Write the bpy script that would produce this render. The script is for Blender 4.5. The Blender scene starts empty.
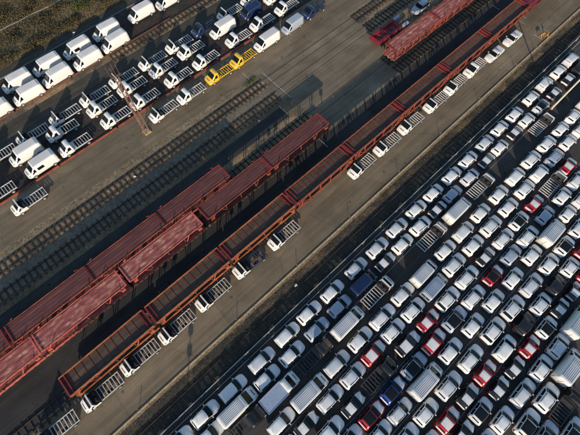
import bpy, math, random
from mathutils import Vector, Matrix
random.seed(7)
C = bpy.context.scene
col = C.collection
R = math.radians
# ------------------------------------------------------------------ camera
# world frame: x runs along the rails (away, to the upper right), y across them, z up
H = 57.0
F = 380.0
th, ro, al = R(22.7748), R(1.5184), R(44.4879)
ct, st = math.cos(th), math.sin(th)
Zr = Matrix.Rotation(-al, 3, 'Z')
r0, f0, u0 = Vector((1, 0, 0)), Vector((0, st, -ct)), Vector((0, ct, st))
cr, sr = math.cos(ro), math.sin(ro)
rv, uv, fv = Zr @ (cr*r0 + sr*u0), Zr @ (-sr*r0 + cr*u0), Zr @ f0
cam_d = bpy.data.cameras.new('camera')
cam = bpy.data.objects.new('camera', cam_d)
col.objects.link(cam)
M = Matrix((rv, uv, -fv)).transposed().to_4x4()
M.translation = Vector((0, 0, H))
cam.matrix_world = M
cam_d.sensor_width = 36.0
cam_d.lens = 36.0*F/580.0
cam_d.clip_end = 3000
C.camera = cam
# ------------------------------------------------------------------ light
SUN_EL = 16.0
SUN_AZ = 49.0           # shadows run toward this angle from +x
w = bpy.data.worlds.new('World'); C.world = w; w.use_nodes = True
nt = w.node_tree
bg = nt.nodes['Background']
sky = nt.nodes.new('ShaderNodeTexSky'); sky.sky_type = 'NISHITA'; sky.sun_disc = False
sky.sun_elevation = R(SUN_EL); sky.sun_rotation = R(180+90-SUN_AZ)
sky.air_density = 1.3; sky.dust_density = .4; sky.ozone_density = 2.6; sky.altitude = 50
nt.links.new(sky.outputs[0], bg.inputs[0]); bg.inputs[1].default_value = 0.15
sd = bpy.data.lights.new('sun', 'SUN'); sd.energy = 5.0; sd.angle = R(0.5); sd.color = (1.0, 0.83, 0.62)
so = bpy.data.objects.new('sun', sd); col.objects.link(so)
dirv = Vector((math.cos(R(SUN_AZ))*math.cos(R(SUN_EL)), math.sin(R(SUN_AZ))*math.cos(R(SUN_EL)), -math.sin(R(SUN_EL))))
so.rotation_euler = dirv.to_track_quat('-Z', 'Y').to_euler()
so.location = (0, 0, 80)
C.view_settings.view_transform = 'Standard'; C.view_settings.look = 'None'
C.view_settings.exposure = 0.1; C.view_settings.gamma = 1.0
C.render.resolution_x = 1024; C.render.resolution_y = 768

# ------------------------------------------------------------------ materials
def mat(name, c, rough=.6, metal=0.0, var=0.0, scale=3.0, coat=0.0, c2=None, bump=0.0, spec=.5):
    m = bpy.data.materials.new(name); m.use_nodes = True
    t = m.node_tree; b = t.nodes['Principled BSDF']
    b.inputs['Roughness'].default_value = rough; b.inputs['Metallic'].default_value = metal
    b.inputs['Coat Weight'].default_value = coat
    b.inputs['Specular IOR Level'].default_value = spec
    if var or c2:
        tc = t.nodes.new('ShaderNodeTexCoord'); n = t.nodes.new('ShaderNodeTexNoise')
        n.inputs['Scale'].default_value = scale; n.inputs['Detail'].default_value = 5
        t.links.new(tc.outputs['Object'], n.inputs['Vector'])
        rp = t.nodes.new('ShaderNodeValToRGB')
        a = c2 if c2 else tuple(x*(1-var) for x in c)
        d = c if c2 else tuple(min(1, x*(1+var)) for x in c)
        rp.color_ramp.elements[0].position = .35; rp.color_ramp.elements[1].position = .65
        rp.color_ramp.elements[0].color = (*a, 1); rp.color_ramp.elements[1].color = (*d, 1)
        t.links.new(n.outputs[0], rp.inputs[0]); t.links.new(rp.outputs[0], b.inputs['Base Color'])
        if bump:
            bp = t.nodes.new('ShaderNodeBump'); bp.inputs['Strength'].default_value = bump
            t.links.new(n.outputs[0], bp.inputs['Height']); t.links.new(bp.outputs[0], b.inputs['Normal'])
    else:
        b.inputs['Base Color'].default_value = (*c, 1)
    return m

def ground_mat(name, c, dirt_sunlit, fine=.25, patch=.5, streak=True, pscale=.12, rough=.9, thr=(.45, .65)):
    """asphalt or gravel: fine grain, long streaks along x and patches with shapes of their own, some painted sunlight"""
    m = bpy.data.materials.new(name); m.use_nodes = True
    t = m.node_tree; b = t.nodes['Principled BSDF']; b.inputs['Roughness'].default_value = rough
    b.inputs['Specular IOR Level'].default_value = .25
    tc = t.nodes.new('ShaderNodeTexCoord')
    def noise(sc, det=4, stretch=None, rg=.55):
        n = t.nodes.new('ShaderNodeTexNoise'); n.inputs['Scale'].default_value = sc; n.inputs['Detail'].default_value = det
        n.inputs['Roughness'].default_value = rg
        if stretch:
            mp = t.nodes.new('ShaderNodeMapping'); mp.inputs['Scale'].default_value = stretch
            t.links.new(tc.outputs['Object'], mp.inputs[0]); t.links.new(mp.outputs[0], n.inputs['Vector'])
        else: t.links.new(tc.outputs['Object'], n.inputs['Vector'])
        return n.outputs[0]
    def ramp(x, lo, hi, a, d):
        r = t.nodes.new('ShaderNodeMapRange'); r.inputs[1].default_value = lo; r.inputs[2].default_value = hi
        r.inputs[3].default_value = a; r.inputs[4].default_value = d
        t.links.new(x, r.inputs[0]); return r.outputs[0]
    def mul(x, y):
        q = t.nodes.new('ShaderNodeMath'); q.operation = 'MULTIPLY'; t.links.new(x, q.inputs[0]); t.links.new(y, q.inputs[1]); return q.outputs[0]
    f1 = ramp(noise(5.0, 6, rg=.75), .3, .7, 1-fine, 1+fine)
    f2 = ramp(noise(.25, 5), .3, .7, .82, 1.18)
    v = mul(f1, f2)
    if streak:
        v = mul(v, ramp(noise(1.0, 4, (.03, 1.6, 1)), .35, .65, .86, 1.14))
        v = mul(v, ramp(noise(1.0, 3, (.05, 6, 1)), .3, .7, .93, 1.07))
    def voro(sc, feat='F1', stretch=(1, 1, 1), metric='EUCLIDEAN', out='Distance'):
        n = t.nodes.new('ShaderNodeTexVoronoi'); n.feature = feat; n.inputs['Scale'].default_value = sc
        if feat == 'F1': n.distance = metric
        mp = t.nodes.new('ShaderNodeMapping'); mp.inputs['Scale'].default_value = stretch
        ws = t.nodes.new('ShaderNodeVectorMath'); ws.operation = 'MULTIPLY_ADD'
        nn = t.nodes.new('ShaderNodeTexNoise'); nn.inputs['Scale'].default_value = 1.2; nn.inputs['Detail'].default_value = 4
        t.links.new(tc.outputs['Object'], nn.inputs['Vector']); t.links.new(nn.outputs['Color'], ws.inputs[0])
        ws.inputs[1].default_value = (.5, .5, 0) if metric == 'EUCLIDEAN' else (.05, .05, 0); t.links.new(tc.outputs['Object'], ws.inputs[2])
        t.links.new(ws.outputs[0], mp.inputs[0]); t.links.new(mp.outputs[0], n.inputs['Vector']); return n.outputs[out]
    if streak:
        v = mul(v, ramp(voro(.16, 'DISTANCE_TO_EDGE', (.5, 1.1, 1)), 0, .009, .80, 1))          # cracks
        sp = t.nodes.new('ShaderNodeSeparateColor'); t.links.new(voro(.13, 'F1', (.45, 1.3, 1), 'CHEBYCHEV', 'Color'), sp.inputs[0])
        v = mul(v, ramp(sp.outputs[0], 0, 1, .88, 1.1))                                        # resurfaced patches
        v = mul(v, ramp(voro(.42), .06, .13, .55, 1))                                          # oil spots
    else:
        sp = t.nodes.new('ShaderNodeSeparateColor'); t.links.new(voro(3.2, out='Color'), sp.inputs[0])
        v = mul(v, ramp(sp.outputs[0], 0, 1, .74, 1.24))                                       # stones
    mx = t.nodes.new('ShaderNodeMix'); mx.data_type = 'RGBA'
    mx.inputs[6].default_value = (*c, 1); mx.inputs[7].default_value = (*dirt_sunlit, 1)
    t.links.new(ramp(noise(1, 7, (pscale, pscale*2.2, 1), .65), thr[0], thr[1], 0, patch), mx.inputs[0])
    sc = t.nodes.new('ShaderNodeVectorMath'); sc.operation = 'SCALE'
    t.links.new(mx.outputs[2], sc.inputs[0]); t.links.new(v, sc.inputs[3])
    t.links.new(sc.outputs[0], b.inputs['Base Color'])
    bp = t.nodes.new('ShaderNodeBump'); bp.inputs['Strength'].default_value = .35; bp.inputs['Distance'].default_value = .05
    t.links.new(noise(7, 6, rg=.8), bp.inputs['Height']); t.links.new(bp.outputs[0], b.inputs['Normal'])
    return m

MT = {
 'roof_shade': mat('white_roof_shade_grey', (.60, .60, .62), .5),  # white van roof, painted greyer because the low sun only grazes it
 'white': mat('white_paint', (.74, .74, .73), .35, coat=.4),
 'silverblue': mat('pale_blue_grey_paint', (.42, .47, .56), .35, metal=.2, coat=.4),
 'black': mat('black_paint', (.012, .012, .015), .25, coat=.8),
 'dark': mat('charcoal_paint', (.014, .014, .017), .35, coat=.4),
 'red': mat('red_paint', (.42, .010, .018), .3, coat=.6),
 'blue': mat('blue_paint', (.02, .06, .32), .3, coat=.6),
 'navy': mat('navy_paint', (.012, .025, .085), .3, coat=.5),
 'yellow': mat('yellow_paint', (.75, .46, .03), .4, coat=.3),
 'film': mat('protective_film', (.72, .72, .72), .5, var=.04, scale=2),
 'glass': mat('window_glass', (.006, .009, .012), .15, spec=.22),
 'roofglass': mat('panorama_glass', (.01, .011, .013), .12, spec=.4),
 'tyre': mat('tyre_rubber', (.02, .02, .02), .85),
 'rim': mat('wheel_rim', (.5, .5, .5), .35, metal=.6),
 'hub': mat('white_hub', (.38, .38, .38), .5),
 'plastic': mat('black_plastic', (.025, .025, .027), .7),
 'interior': mat('dark_interior', (.02, .02, .025), .9),
 'tail': mat('tail_lamp_red', (.45, .01, .01), .25, coat=.5),
 'head': mat('headlamp_glass', (.35, .37, .4), .15, coat=.6),
 'ladder': mat('primer_white_frame', (.58, .58, .58), .5, var=.12),
 'ladder_dark': mat('dark_frame', (.05, .055, .065), .6, var=.2),
 'ladder_navy': mat('navy_frame', (.03, .05, .11), .6, var=.1),
 'tarp': mat('blue_tarp', (.30, .37, .50), .45, var=.08),
 'sill': mat('grey_bumper', (.12, .12, .125), .65),
 'orange': mat('orange_red_steel', (.38, .072, .038), .7, c2=(.12, .034, .024), scale=1.3),
 'orange_light': mat('orange_steel', (.54, .15, .055), .65, c2=(.26, .06, .03), scale=1.1),
 'beam': mat('rusted_orange_beam', (.36, .075, .035), .7, c2=(.12, .035, .025), scale=.9),
 'redsteel': mat('dark_red_steel', (.24, .032, .028), .6, c2=(.20, .020, .020), scale=1.2),
 'pinksteel': mat('faded_red_steel', (.58, .15, .12), .6, c2=(.42, .07, .06), scale=1.0),
 'crimson': mat('crimson_steel', (.26, .012, .03), .6, c2=(.13, .01, .018), scale=.8),
 'rust': mat('rust_brown', (.13, .055, .03), .85, var=.3, scale=4),
 'rail': mat('rail_steel', (.055, .04, .03), .6, metal=.2, var=.3, scale=2),
 'sleeper': mat('tarred_sleeper', (.042, .035, .028), .95, var=.35, scale=3),
 'galv': mat('galvanised_steel', (.42, .46, .45), .45, metal=.3, var=.1),
 'post': mat('grey_post', (.10, .10, .10), .7),
 'concrete': mat('kerb_concrete', (.46, .33, .19), .9, var=.25, scale=2.5),
 'line': mat('worn_road_paint', (.50, .50, .47), .8, c2=(.22, .21, .19), scale=6),
 'laneline': mat('worn_lane_paint', (.34, .36, .38), .8, c2=(.10, .11, .12), scale=4),
 'lattice': mat('rusty_lattice', (.20, .115, .09), .8, var=.3, scale=3),
 'cream': mat('cream_pole', (.62, .55, .42), .6, var=.1),
 'sign_yellow': mat('sign_yellow', (.8, .38, .02), .5),
}
m_ = MT['white'].copy(); m_.name = 'car_white_paint'; MT['carwhite'] = m_
t_ = m_.node_tree; oi_ = t_.nodes.new('ShaderNodeObjectInfo'); rp_ = t_.nodes.new('ShaderNodeValToRGB'); e_ = rp_.color_ramp.elements
e_[0].color = (.60, .62, .66, 1); e_[1].color = (.80, .80, .79, 1); e_[1].position = .5
t_.links.new(oi_.outputs['Random'], rp_.inputs[0]); t_.links.new(rp_.outputs[0], t_.nodes['Principled BSDF'].inputs['Base Color'])
def deck_mat(name, c, c2, c3, ribs=0.0, stretch=(.25, 1.2, 1), lo=.42, hi=.6):
    m = bpy.data.materials.new(name); m.use_nodes = True; t = m.node_tree; b = t.nodes['Principled BSDF']
    b.inputs['Roughness'].default_value = .75
    tc = t.nodes.new('ShaderNodeTexCoord')
    oi = t.nodes.new('ShaderNodeObjectInfo')
    ad = t.nodes.new('ShaderNodeVectorMath'); ad.operation = 'ADD'
    t.links.new(tc.outputs['Object'], ad.inputs[0]); t.links.new(oi.outputs['Location'], ad.inputs[1])
    mp = t.nodes.new('ShaderNodeMapping'); mp.inputs['Scale'].default_value = stretch
    t.links.new(ad.outputs[0], mp.inputs[0])
    n = t.nodes.new('ShaderNodeTexNoise'); n.inputs['Scale'].default_value = 1.6; n.inputs['Detail'].default_value = 7; n.inputs['Roughness'].default_value = .65
    t.links.new(mp.outputs[0], n.inputs['Vector'])
    rp = t.nodes.new('ShaderNodeValToRGB'); e = rp.color_ramp.elements
    e[0].position = lo; e[0].color = (*c2, 1); e[1].position = hi; e[1].color = (*c, 1)
    x = e.new(min(.98, hi+.1)); x.color = (*c3, 1)
    t.links.new(n.outputs[0], rp.inputs[0])
    out = rp.outputs[0]
    if ribs:
        sp = t.nodes.new('ShaderNodeSeparateXYZ'); t.links.new(tc.outputs['Object'], sp.inputs[0])
        q = t.nodes.new('ShaderNodeMath'); q.operation = 'MULTIPLY'; q.inputs[1].default_value = ribs
        t.links.new(sp.outputs[1], q.inputs[0])
        s = t.nodes.new('ShaderNodeMath'); s.operation = 'SINE'; t.links.new(q.outputs[0], s.inputs[0])
        r = t.nodes.new('ShaderNodeMapRange'); r.inputs[1].default_value = -1; r.inputs[2].default_value = 1; r.inputs[3].default_value = .72; r.inputs[4].default_value = 1.15
        t.links.new(s.outputs[0], r.inputs[0])
        v = t.nodes.new('ShaderNodeVectorMath'); v.operation = 'SCALE'; t.links.new(out, v.inputs[0]); t.links.new(r.outputs[0], v.inputs[3]); out = v.outputs[0]
    t.links.new(out, b.inputs['Base Color'])
    return m
MT['deck_brown'] = deck_mat('brown_deck_plate', (.10, .068, .042), (.06, .040, .028), (.14, .092, .055))
MT['deck_red'] = deck_mat('dark_red_deck_plate', (.155, .048, .044), (.10, .032, .030), (.20, .07, .055), ribs=12)
MT['deck_pink'] = deck_mat('faded_red_deck_plate', (.40, .125, .105), (.24, .055, .052), (.56, .36, .24), ribs=9, stretch=(.5, 1.3, 1), lo=.38, hi=.55)

# ------------------------------------------------------------------ helpers
class MB:
    def __init__(s): s.v = []; s.f = []
    def face(s, pts):
        n = len(s.v); s.v += [tuple(p) for p in pts]; s.f.append(tuple(range(n, n+len(pts))))
    def box(s, x0, x1, y0, y1, z0, z1):
        n = len(s.v)
        s.v += [(x0,y0,z0),(x1,y0,z0),(x1,y1,z0),(x0,y1,z0),(x0,y0,z1),(x1,y0,z1),(x1,y1,z1),(x0,y1,z1)]
        s.f += [tuple(n+i for i in q) for q in ((0,3,2,1),(4,5,6,7),(0,1,5,4),(1,2,6,5),(2,3,7,6),(3,0,4,7))]
    def bar(s, a, b, t=.1, t2=None):
        a, b = Vector(a), Vector(b); d = (b-a).normalized()
        up = Vector((0,0,1)) if abs(d.z) < .95 else Vector((1,0,0))
        p = d.cross(up).normalized()*t/2; q = p.cross(d).normalized()*(t2 or t)/2
        n = len(s.v)
        for c in (a, b): s.v += [tuple(c+p+q), tuple(c-p+q), tuple(c-p-q), tuple(c+p-q)]
        s.f += [tuple(n+i for i in k) for k in ((0,1,2,3),(7,6,5,4),(0,4,5,1),(1,5,6,2),(2,6,7,3),(3,7,4,0))]
    def cyl(s, a, b, r0, r1=None, k=10):
        r1 = r0 if r1 is None else r1
        a, b = Vector(a), Vector(b); d = (b-a).normalized()
        up = Vector((0,0,1)) if abs(d.z) < .9 else Vector((1,0,0))
        p = d.cross(up).normalized(); q = d.cross(p); n = len(s.v)
        for c, r in ((a, r0), (b, r1)):
            for i in range(k):
                an = 2*math.pi*i/k; s.v.append(tuple(c+p*math.cos(an)*r+q*math.sin(an)*r))
        for i in range(k): j = (i+1) % k; s.f.append((n+i, n+j, n+k+j, n+k+i))
        s.f.append(tuple(n+i for i in reversed(range(k)))); s.f.append(tuple(n+k+i for i in range(k)))
    def mesh(s, name, m, smooth=False):
        me = bpy.data.meshes.new(name); me.from_pydata(s.v, [], s.f); me.materials.append(MT[m] if isinstance(m, str) else m)
        me.update()
        if smooth: me.polygons.foreach_set('use_smooth', [True]*len(me.polygons))
        return me
    def build(s, name, m, parent=None, smooth=False, loc=None):
        o = bpy.data.objects.new(name, s.mesh(name, m, smooth)); col.objects.link(o)
        if parent: o.parent = parent
        if loc: o.location = loc
        return o
def tag(o, label=None, cat=None, group=None, kind=None):
    if label: o['label'] = label
    if cat: o['category'] = cat
    if group: o['group'] = group
    if kind: o['kind'] = kind
    return o
def empty(name, loc=(0,0,0), rz=0):
    o = bpy.data.objects.new(name, None); col.objects.link(o); o.location = loc; o.rotation_euler = (0,0,rz)
    o.empty_display_size = .3
    return o
KIDS = {}
def copy_tree(root, loc, rz, label, group=None):
    """copy of a thing with copies of its parts and sub-parts"""
    def cp(o, parent):
        c = o.copy(); col.objects.link(c); c.parent = parent
        for ch in KIDS[o.name]: cp(ch, c)
        return c
    if root.name not in KIDS:
        def walk(o):
            KIDS[o.name] = list(o.children)
            for ch in o.children: walk(ch)
        walk(root)
    c = cp(root, None); c.location = loc; c.rotation_euler = (0,0,rz); c['label'] = label
    if group: c['group'] = group
    return c
used = set()
def place(proto, loc, rz, label, group=None):
    if proto.name not in used:
        used.add(proto.name)
        KIDS_done = proto.name in KIDS
        if not KIDS_done:
            def walk(o):
                KIDS[o.name] = list(o.children)
                for ch in o.children: walk(ch)
            walk(proto)
        proto.location = loc; proto.rotation_euler = (0,0,rz); proto['label'] = label
        if group: proto['group'] = group
        return proto
    return copy_tree(proto, loc, rz, label, group)
def struct(name, mb, m): return tag(mb.build(name, m), kind='structure')
def sheet(name, x0, x1, y0, y1, z, m):
    b = MB(); b.face([(x0,y0,z),(x1,y0,z),(x1,y1,z),(x0,y1,z)]); return struct(name, b, m)
ORD = ['', 'first','second','third','fourth','fifth','sixth','seventh','eighth','ninth','tenth','eleventh','twelfth','thirteenth',
 'fourteenth','fifteenth','sixteenth','seventeenth','eighteenth','nineteenth','twentieth','twenty-first','twenty-second']

# ------------------------------------------------------------------ ground
G = {
 'base': ground_mat('gravel_ground', (.075,.066,.055), (.13,.10,.065), .3, .6),
 'lot': ground_mat('lot_asphalt', (.060,.058,.058), (.10,.082,.06), .25, .45),
 'ballastS': ground_mat('dark_ballast', (.062,.052,.040), (.22,.145,.08), .5, .7, False, .22, thr=(.5,.62)),  # brown patches are sunlit spots painted into the gravel
 'road': ground_mat('dusty_road_asphalt', (.178,.142,.098), (.235,.185,.125), .14, .7),
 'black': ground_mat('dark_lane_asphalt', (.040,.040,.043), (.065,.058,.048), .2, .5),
 'ballast': ground_mat('rusty_sunlit_ballast', (.115,.098,.078), (.36,.235,.13), .45, .9, False, .12, thr=(.42,.58)),  # tan patches stand for sunlit stones, painted into the colour
 'grey': ground_mat('grey_gravel', (.150,.130,.100), (.23,.175,.115), .35, .5, False),
 'tan': ground_mat('tan_verge', (.26,.20,.13), (.17,.135,.09), .5, .8, False, .5),
 'paved': ground_mat('paved_track_concrete', (.165,.135,.098), (.235,.19,.13), .22, .7),
 'upper': ground_mat('upper_lane_asphalt', (.062,.058,.050), (.14,.108,.072), .2, .45, thr=(.5,.7)),
 'deck': ground_mat('rusty_deck_ground', (.036,.035,.034), (.075,.045,.034), .3, .55, False, .16, thr=(.46,.56)),
 'hill': None,
}
XA, XB = -70, 190
sheet('ground', -1500, 1500, -1500, 1500, -.02, G['base'])
sheet('parking_lot', XA, XB, -110, 6.3, 0, G['lot'])
sheet('ballast_bed', XA, XB, 6.3, 10.2, 0, G['ballastS'])
sheet('road', XA, XB, 10.35, 18.0, .0, G['road'])
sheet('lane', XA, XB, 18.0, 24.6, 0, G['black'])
sheet('ballast_bed', XA, 33.5, 24.6, 31.6, 0, G['ballast'])
sheet('gravel_strip', XA, 33.5, 31.6, 35.4, 0, ground_mat('brown_gravel', (.15,.115,.07), (.24,.17,.095), .4, .7, False, .2))
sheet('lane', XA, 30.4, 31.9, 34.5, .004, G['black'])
sheet('gravel_strip', XA, 32.2, 35.4, 42.2, 0, G['grey'])
b = MB()
b.face([(XA,39.55,.004),(32.2,39.55,.004),(32.2,41.85,.004),(XA,41.85,.004)])
struct('ballast_bed', b, G['ballast'])
sheet('ballast_bed', 14, 32.2, 35.5, 37.9, .004, G['ballast'])
sheet('verge', XA, 32.2, 42.2, 43.6, 0, G['tan'])
sheet('road', XA, 32.2, 43.6, 50.8, 0, G['road'])
sheet('road', 32.2, XB, 42.4, 50.8, 0, G['road'])
sheet('pavement', 32.2, 57, 35.4, 42.4, 0, G['paved'])
sheet('pavement', 33.5, 57, 24.6, 35.4, 0, G['paved'])
sheet('ballast_bed', 57, XB, 24.6, 42.4, 0, G['ballast'])
sheet('loading_area', XA, XB, 50.8, 57.6, 0, G['deck'])
sheet('lane', XA, XB, 57.6, 65.2, 0, G['upper'])
sheet('ballast_bed', XA, XB, 65.2, 66.6, 0, G['ballast'])
sheet('ballast_bed', 14, XB, 64.0, 65.2, .006, G['ballast'])
sheet('loading_area', XA, XB, 66.6, 75.2, 0, G['deck'])
sheet('van_shade_strip', XA, XB, 75.45, 77.6, 0, G['upper'])  # dark tone laid where the vans' shadow reaches the bank
b = MB(); b.box(XA, XB, 75.2, 75.45, 0, .12); struct('kerb', b, mat('grey_kerb', (.16,.16,.16), .9, var=.2))
b = MB(); b.box(XA, XB, 10.12, 10.35, -.01, .13); struct('kerb', b, 'concrete')
b = MB(); b.box(XA, XB, 9.75, 10.12, -.01, .02); struct('kerb_verge', b, G['tan'])
# the strip at the end of the sleepered tracks
b = MB(); b.box(32.2, 33.2, 35.5, 42.4, 0, .006); struct('crossing_strip', b, G['grey'])
# road paint
b = MB()
for (x, y0, y1) in ((30.7, 43.0, 45.5), (33.6, 34.9, 42.9), (30.6, 32.5, 34.8), (30.9, 22.4, 24.5), (82.2, 21.7, 23.6), (82.6, 15.6, 17.3), (84.3, 16.4, 17.6), (81.5, 10.9, 12.9), (84.2, 10.8, 12.4)):
    b.box(x-.07, x+.07, y0, y1, .004, .009)
struct('road_marking', b, 'line')
b = MB()
for y in (.2, -4.85, -9.9, -14.7, -19.6, -24.6):
    b.box(-30, 110, y-.05, y+.05, .004, .009)
struct('lane_line', b, 'laneline')

# dry hillside above the yard
def nz(x, y):
    return (math.sin(x*.31+y*.17)+math.sin(x*.13-y*.41+1.3)+.6*math.sin(x*.77+y*.63)+.4*math.sin(x*1.7-y*1.3))/3
b = MB(); nx, ny = 150, 70
vs = []
for j in range(ny+1):
    for i in range(nx+1):
        x = -75+i*1.1; y = 77.5+(j/ny)**1.4*90
        if j == 0: y += .45*nz(x*2, 3)
        z = min(1, (y-77.5)/3)*(.35+.5*nz(x, y)*.5)+max(0, y-80)*.02+random.uniform(-.06, .06)
        if j == 0: z = .01
        vs.append((x, y, z))
b.v = vs
for j in range(ny):
    for i in range(nx):
        a = j*(nx+1)+i; b.f.append((a, a+1, a+nx+2, a+nx+1))
hill_m = ground_mat('dry_grass_earth', (.10,.078,.042), (.155,.12,.065), .5, .8, False, .25, thr=(.4,.6))
hill = tag(b.build('hillside', hill_m, smooth=True), kind='structure')
b = MB(); pts = [(x, 86.1+.35*math.sin(x*.25)+.15*math.sin(x*.9)) for x in range(-30, 60)]
for (xa, ya), (xb, yb) in zip(pts, pts[1:]):
    def hz(x, y): return min(1, (y-77.5)/3)*(.35+.5*nz(x, y)*.5)+max(0, y-80)*.02+.07
    b.face([(xa, ya-.13, hz(xa, ya-.13)), (xb, yb-.13, hz(xb, yb-.13)), (xb, yb+.13, hz(xb, yb+.13)), (xa, ya+.13, hz(xa, ya+.13))])
struct('footpath', b, mat('pale_path', (.42,.36,.27), .9, var=.2))
def hz(x, y): return min(1, (y-77.5)/3)*(.35+.5*nz(x, y)*.5)+max(0, y-80)*.02
def grassm(name, a, d):
    m = bpy.data.materials.new(name); m.use_nodes = True; t = m.node_tree; p = t.nodes['Principled BSDF']; p.inputs['Roughness'].default_value = .85
    g = t.nodes.new('ShaderNodeNewGeometry'); rp = t.nodes.new('ShaderNodeValToRGB')
    rp.color_ramp.elements[0].color = (*a, 1); rp.color_ramp.elements[1].color = (*d, 1)
    t.links.new(g.outputs['Random Per Island'], rp.inputs[0]); t.links.new(rp.outputs[0], p.inputs['Base Color']); return m
def leaf(b, x, y, z, s):
    d = Vector((random.gauss(0,1), random.gauss(0,1), random.gauss(0,.8))).normalized(); e = d.cross(Vector((random.random(), random.random(), random.random()))).normalized()
    c = Vector((x, y, z)); b.face([c-d*s, c+e*s*.6, c+d*s, c-e*s*.6])
b = MB()
for i in range(80000):
    x = random.uniform(-28, 55); y = 77.3+random.random()**.8*22
    if abs(y-86.1) < .3: continue
    dens = nz(x*1.3+5, y*1.1)
    if random.random() > .75+dens*.9: continue
    leaf(b, x, y, hz(x, y)+random.uniform(0, .22), random.uniform(.06, .17))
tag(b.build('dry_grass', grassm('dry_grass_blades', (.075,.060,.026), (.20,.15,.07))), 'dry brown grass covering the bank above the vans', 'grass', kind='stuff')
bush_g = grassm('bush_leaves', (.045,.042,.018), (.14,.11,.05)); bush_gr = grassm('green_bush_leaves', (.05,.065,.014), (.12,.14,.035))
bushes = [(17.6,81.4,1.7,1),(19.5,84.2,1.3,1),(-1,79.5,1.6,0),(3.5,78.8,1.3,0),(7.2,79.4,1.6,0),(10.8,79.2,1.4,0),(14.2,79.4,1.5,0),(22.6,80.2,1.6,0),(26.2,79.4,1.3,0),
  (-5,82.2,1.4,0),(9.5,83.4,1.2,0),(-1.5,88.5,1.5,0),(4.2,90.2,1.3,0),(24.6,84.2,1.7,0),(3,83.2,1.0,0),(13.5,84,1.0,0),(29.5,81.5,1.5,0),(9,88.8,1.2,0)]
for k, (x, y, r, gr) in enumerate(bushes):
    e = empty('bush', (x, y, hz(x, y)))
    c = MB()
    lobes = [(random.gauss(0, r*.75), random.gauss(0, r*.5), random.uniform(.2, .6)*r, random.uniform(.35, .6)*r) for _ in range(7)]
    for i in range(900):
        l = random.choice(lobes); v = Vector((random.gauss(0,1.1), random.gauss(0,.8), random.gauss(0,.5)))*l[3]*.75
        if l[2]+v.z*.8 > 0: leaf(c, l[0]+v.x, l[1]+v.y, (l[2]+v.z*.8)*.6, random.uniform(.07, .17))
    c.build('foliage', bush_gr if gr else bush_g, e)
    s = MB()
    for _ in range(5):
        l = random.choice(lobes); s.cyl((random.gauss(0,.08), random.gauss(0,.08), -.1), (l[0], l[1], l[2]), .05, .02, 5)
    s.build('stem', 'rust', e)
    side = 'from the left along the foot of the dry bank'
    e['_k'] = 1
    tag(e, 'x', 'bush', 'bushes on the dry bank')
BUSH = [o for o in col.objects if o.get('_k')]
BUSH.sort(key=lambda o: o.location.x)
nlow = nup = ngr = 0
for o in BUSH:
    g = 'green' in o.children[0].active_material.name or 'green' in ''.join(c.active_material.name for c in o.children)
    if g: ngr += 1; o['label'] = 'bright green bush on the dry bank, the %s one' % ('left' if ngr == 1 else 'upper right')
    elif o.location.y < 81.9: nlow += 1; o['label'] = 'dark olive bush, %s from the left along the foot of the dry bank' % ORD[nlow]
    else: nup += 1; o['label'] = 'brown scrub bush, %s from the left high on the dry bank' % ORD[nup]
    del o['_k']

# ------------------------------------------------------------------ railway tracks
def track(x0, x1, yc, label, step=.95, vis=None, z=.0, embedded=False, jitter=True):
    t = empty('railway_track', (0, yc, 0)); tag(t, label, 'railway track')
    for s in (-1, 1):
        b = MB()
        if embedded: b.box(x0, x1, s*.75-.05, s*.75+.05, .002, .02)
        else:
            b.box(x0, x1, s*.75-.035, s*.75+.035, .10, .24); b.box(x0, x1, s*.75-.07, s*.75+.07, .085, .11)
        b.build('rail', 'rail', t)
    if embedded: return t
    mb = MB(); mb.box(-.13, .13, -1.22, 1.22, 0.0, .09); me = mb.mesh('sleeper', 'sleeper')
    rest = MB(); n = 0; x = x0+.3
    while x < x1:
        if (vis is None or vis[0] <= x <= vis[1]) and n < 100:
            o = bpy.data.objects.new('sleeper', me); col.objects.link(o); o.parent = t
            o.location = (x, random.gauss(0, .05), 0); o.rotation_euler = (0, 0, random.gauss(0, .02)); n += 1
        else: rest.box(x-.13, x+.13, -1.22, 1.22, 0, .09)
        x += step*random.uniform(.96, 1.04)
    if rest.v: tag(rest.build('sleepers', 'sleeper', t), kind='stuff')
    return t
track(-40, 32, 40.7, 'sleepered track beside the upper road, brown ballast between its rails')
track(-40, 32, 36.65, 'sleepered track on grey gravel, second down from the upper road')
track(-60, 14.5+19, 29.3, 'track beneath and beyond the short end of the upper dark red wagons', vis=(12, 34))
track(-60, 34, 25.8, 'track carrying the dark red and faded pink flat wagons', vis=(-60, -58))
track(-60, 100, 18.35, 'track under the long orange edged wagon train beside the road', vis=(-45, -20))
track(-60, 110, 6.95+.2, 'sleepered track between tan kerb and the car park barrier', vis=(-20, 82))
track(32, 57, 40.7, 'rails sunk in the paving, uppermost of the embedded pairs', embedded=True)
track(32, 57, 37.1, 'rails sunk in the paving, middle of the embedded pairs', embedded=True)
track(33.5, 57, 29.2, 'rails sunk in the shaded paving, lowest of the embedded pairs', embedded=True)
track(57, 120, 40.7, 'sleepered track beyond the paving at top, upper of the two', vis=(57, 70))
track(57, 120, 37.1, 'sleepered track beyond the paving at top, lower of the two', vis=(57, 70))
track(53, 120, 25.6, 'shaded sleepered track between orange train and the top right wagons', vis=(56, 90))
track(53, 120, 28.6, 'track under the faded pink wagons at top right', vis=(53, 85))
track(14, 120, 65.5, 'rusty track running along the line of white panel vans', vis=(10, 50))

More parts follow.
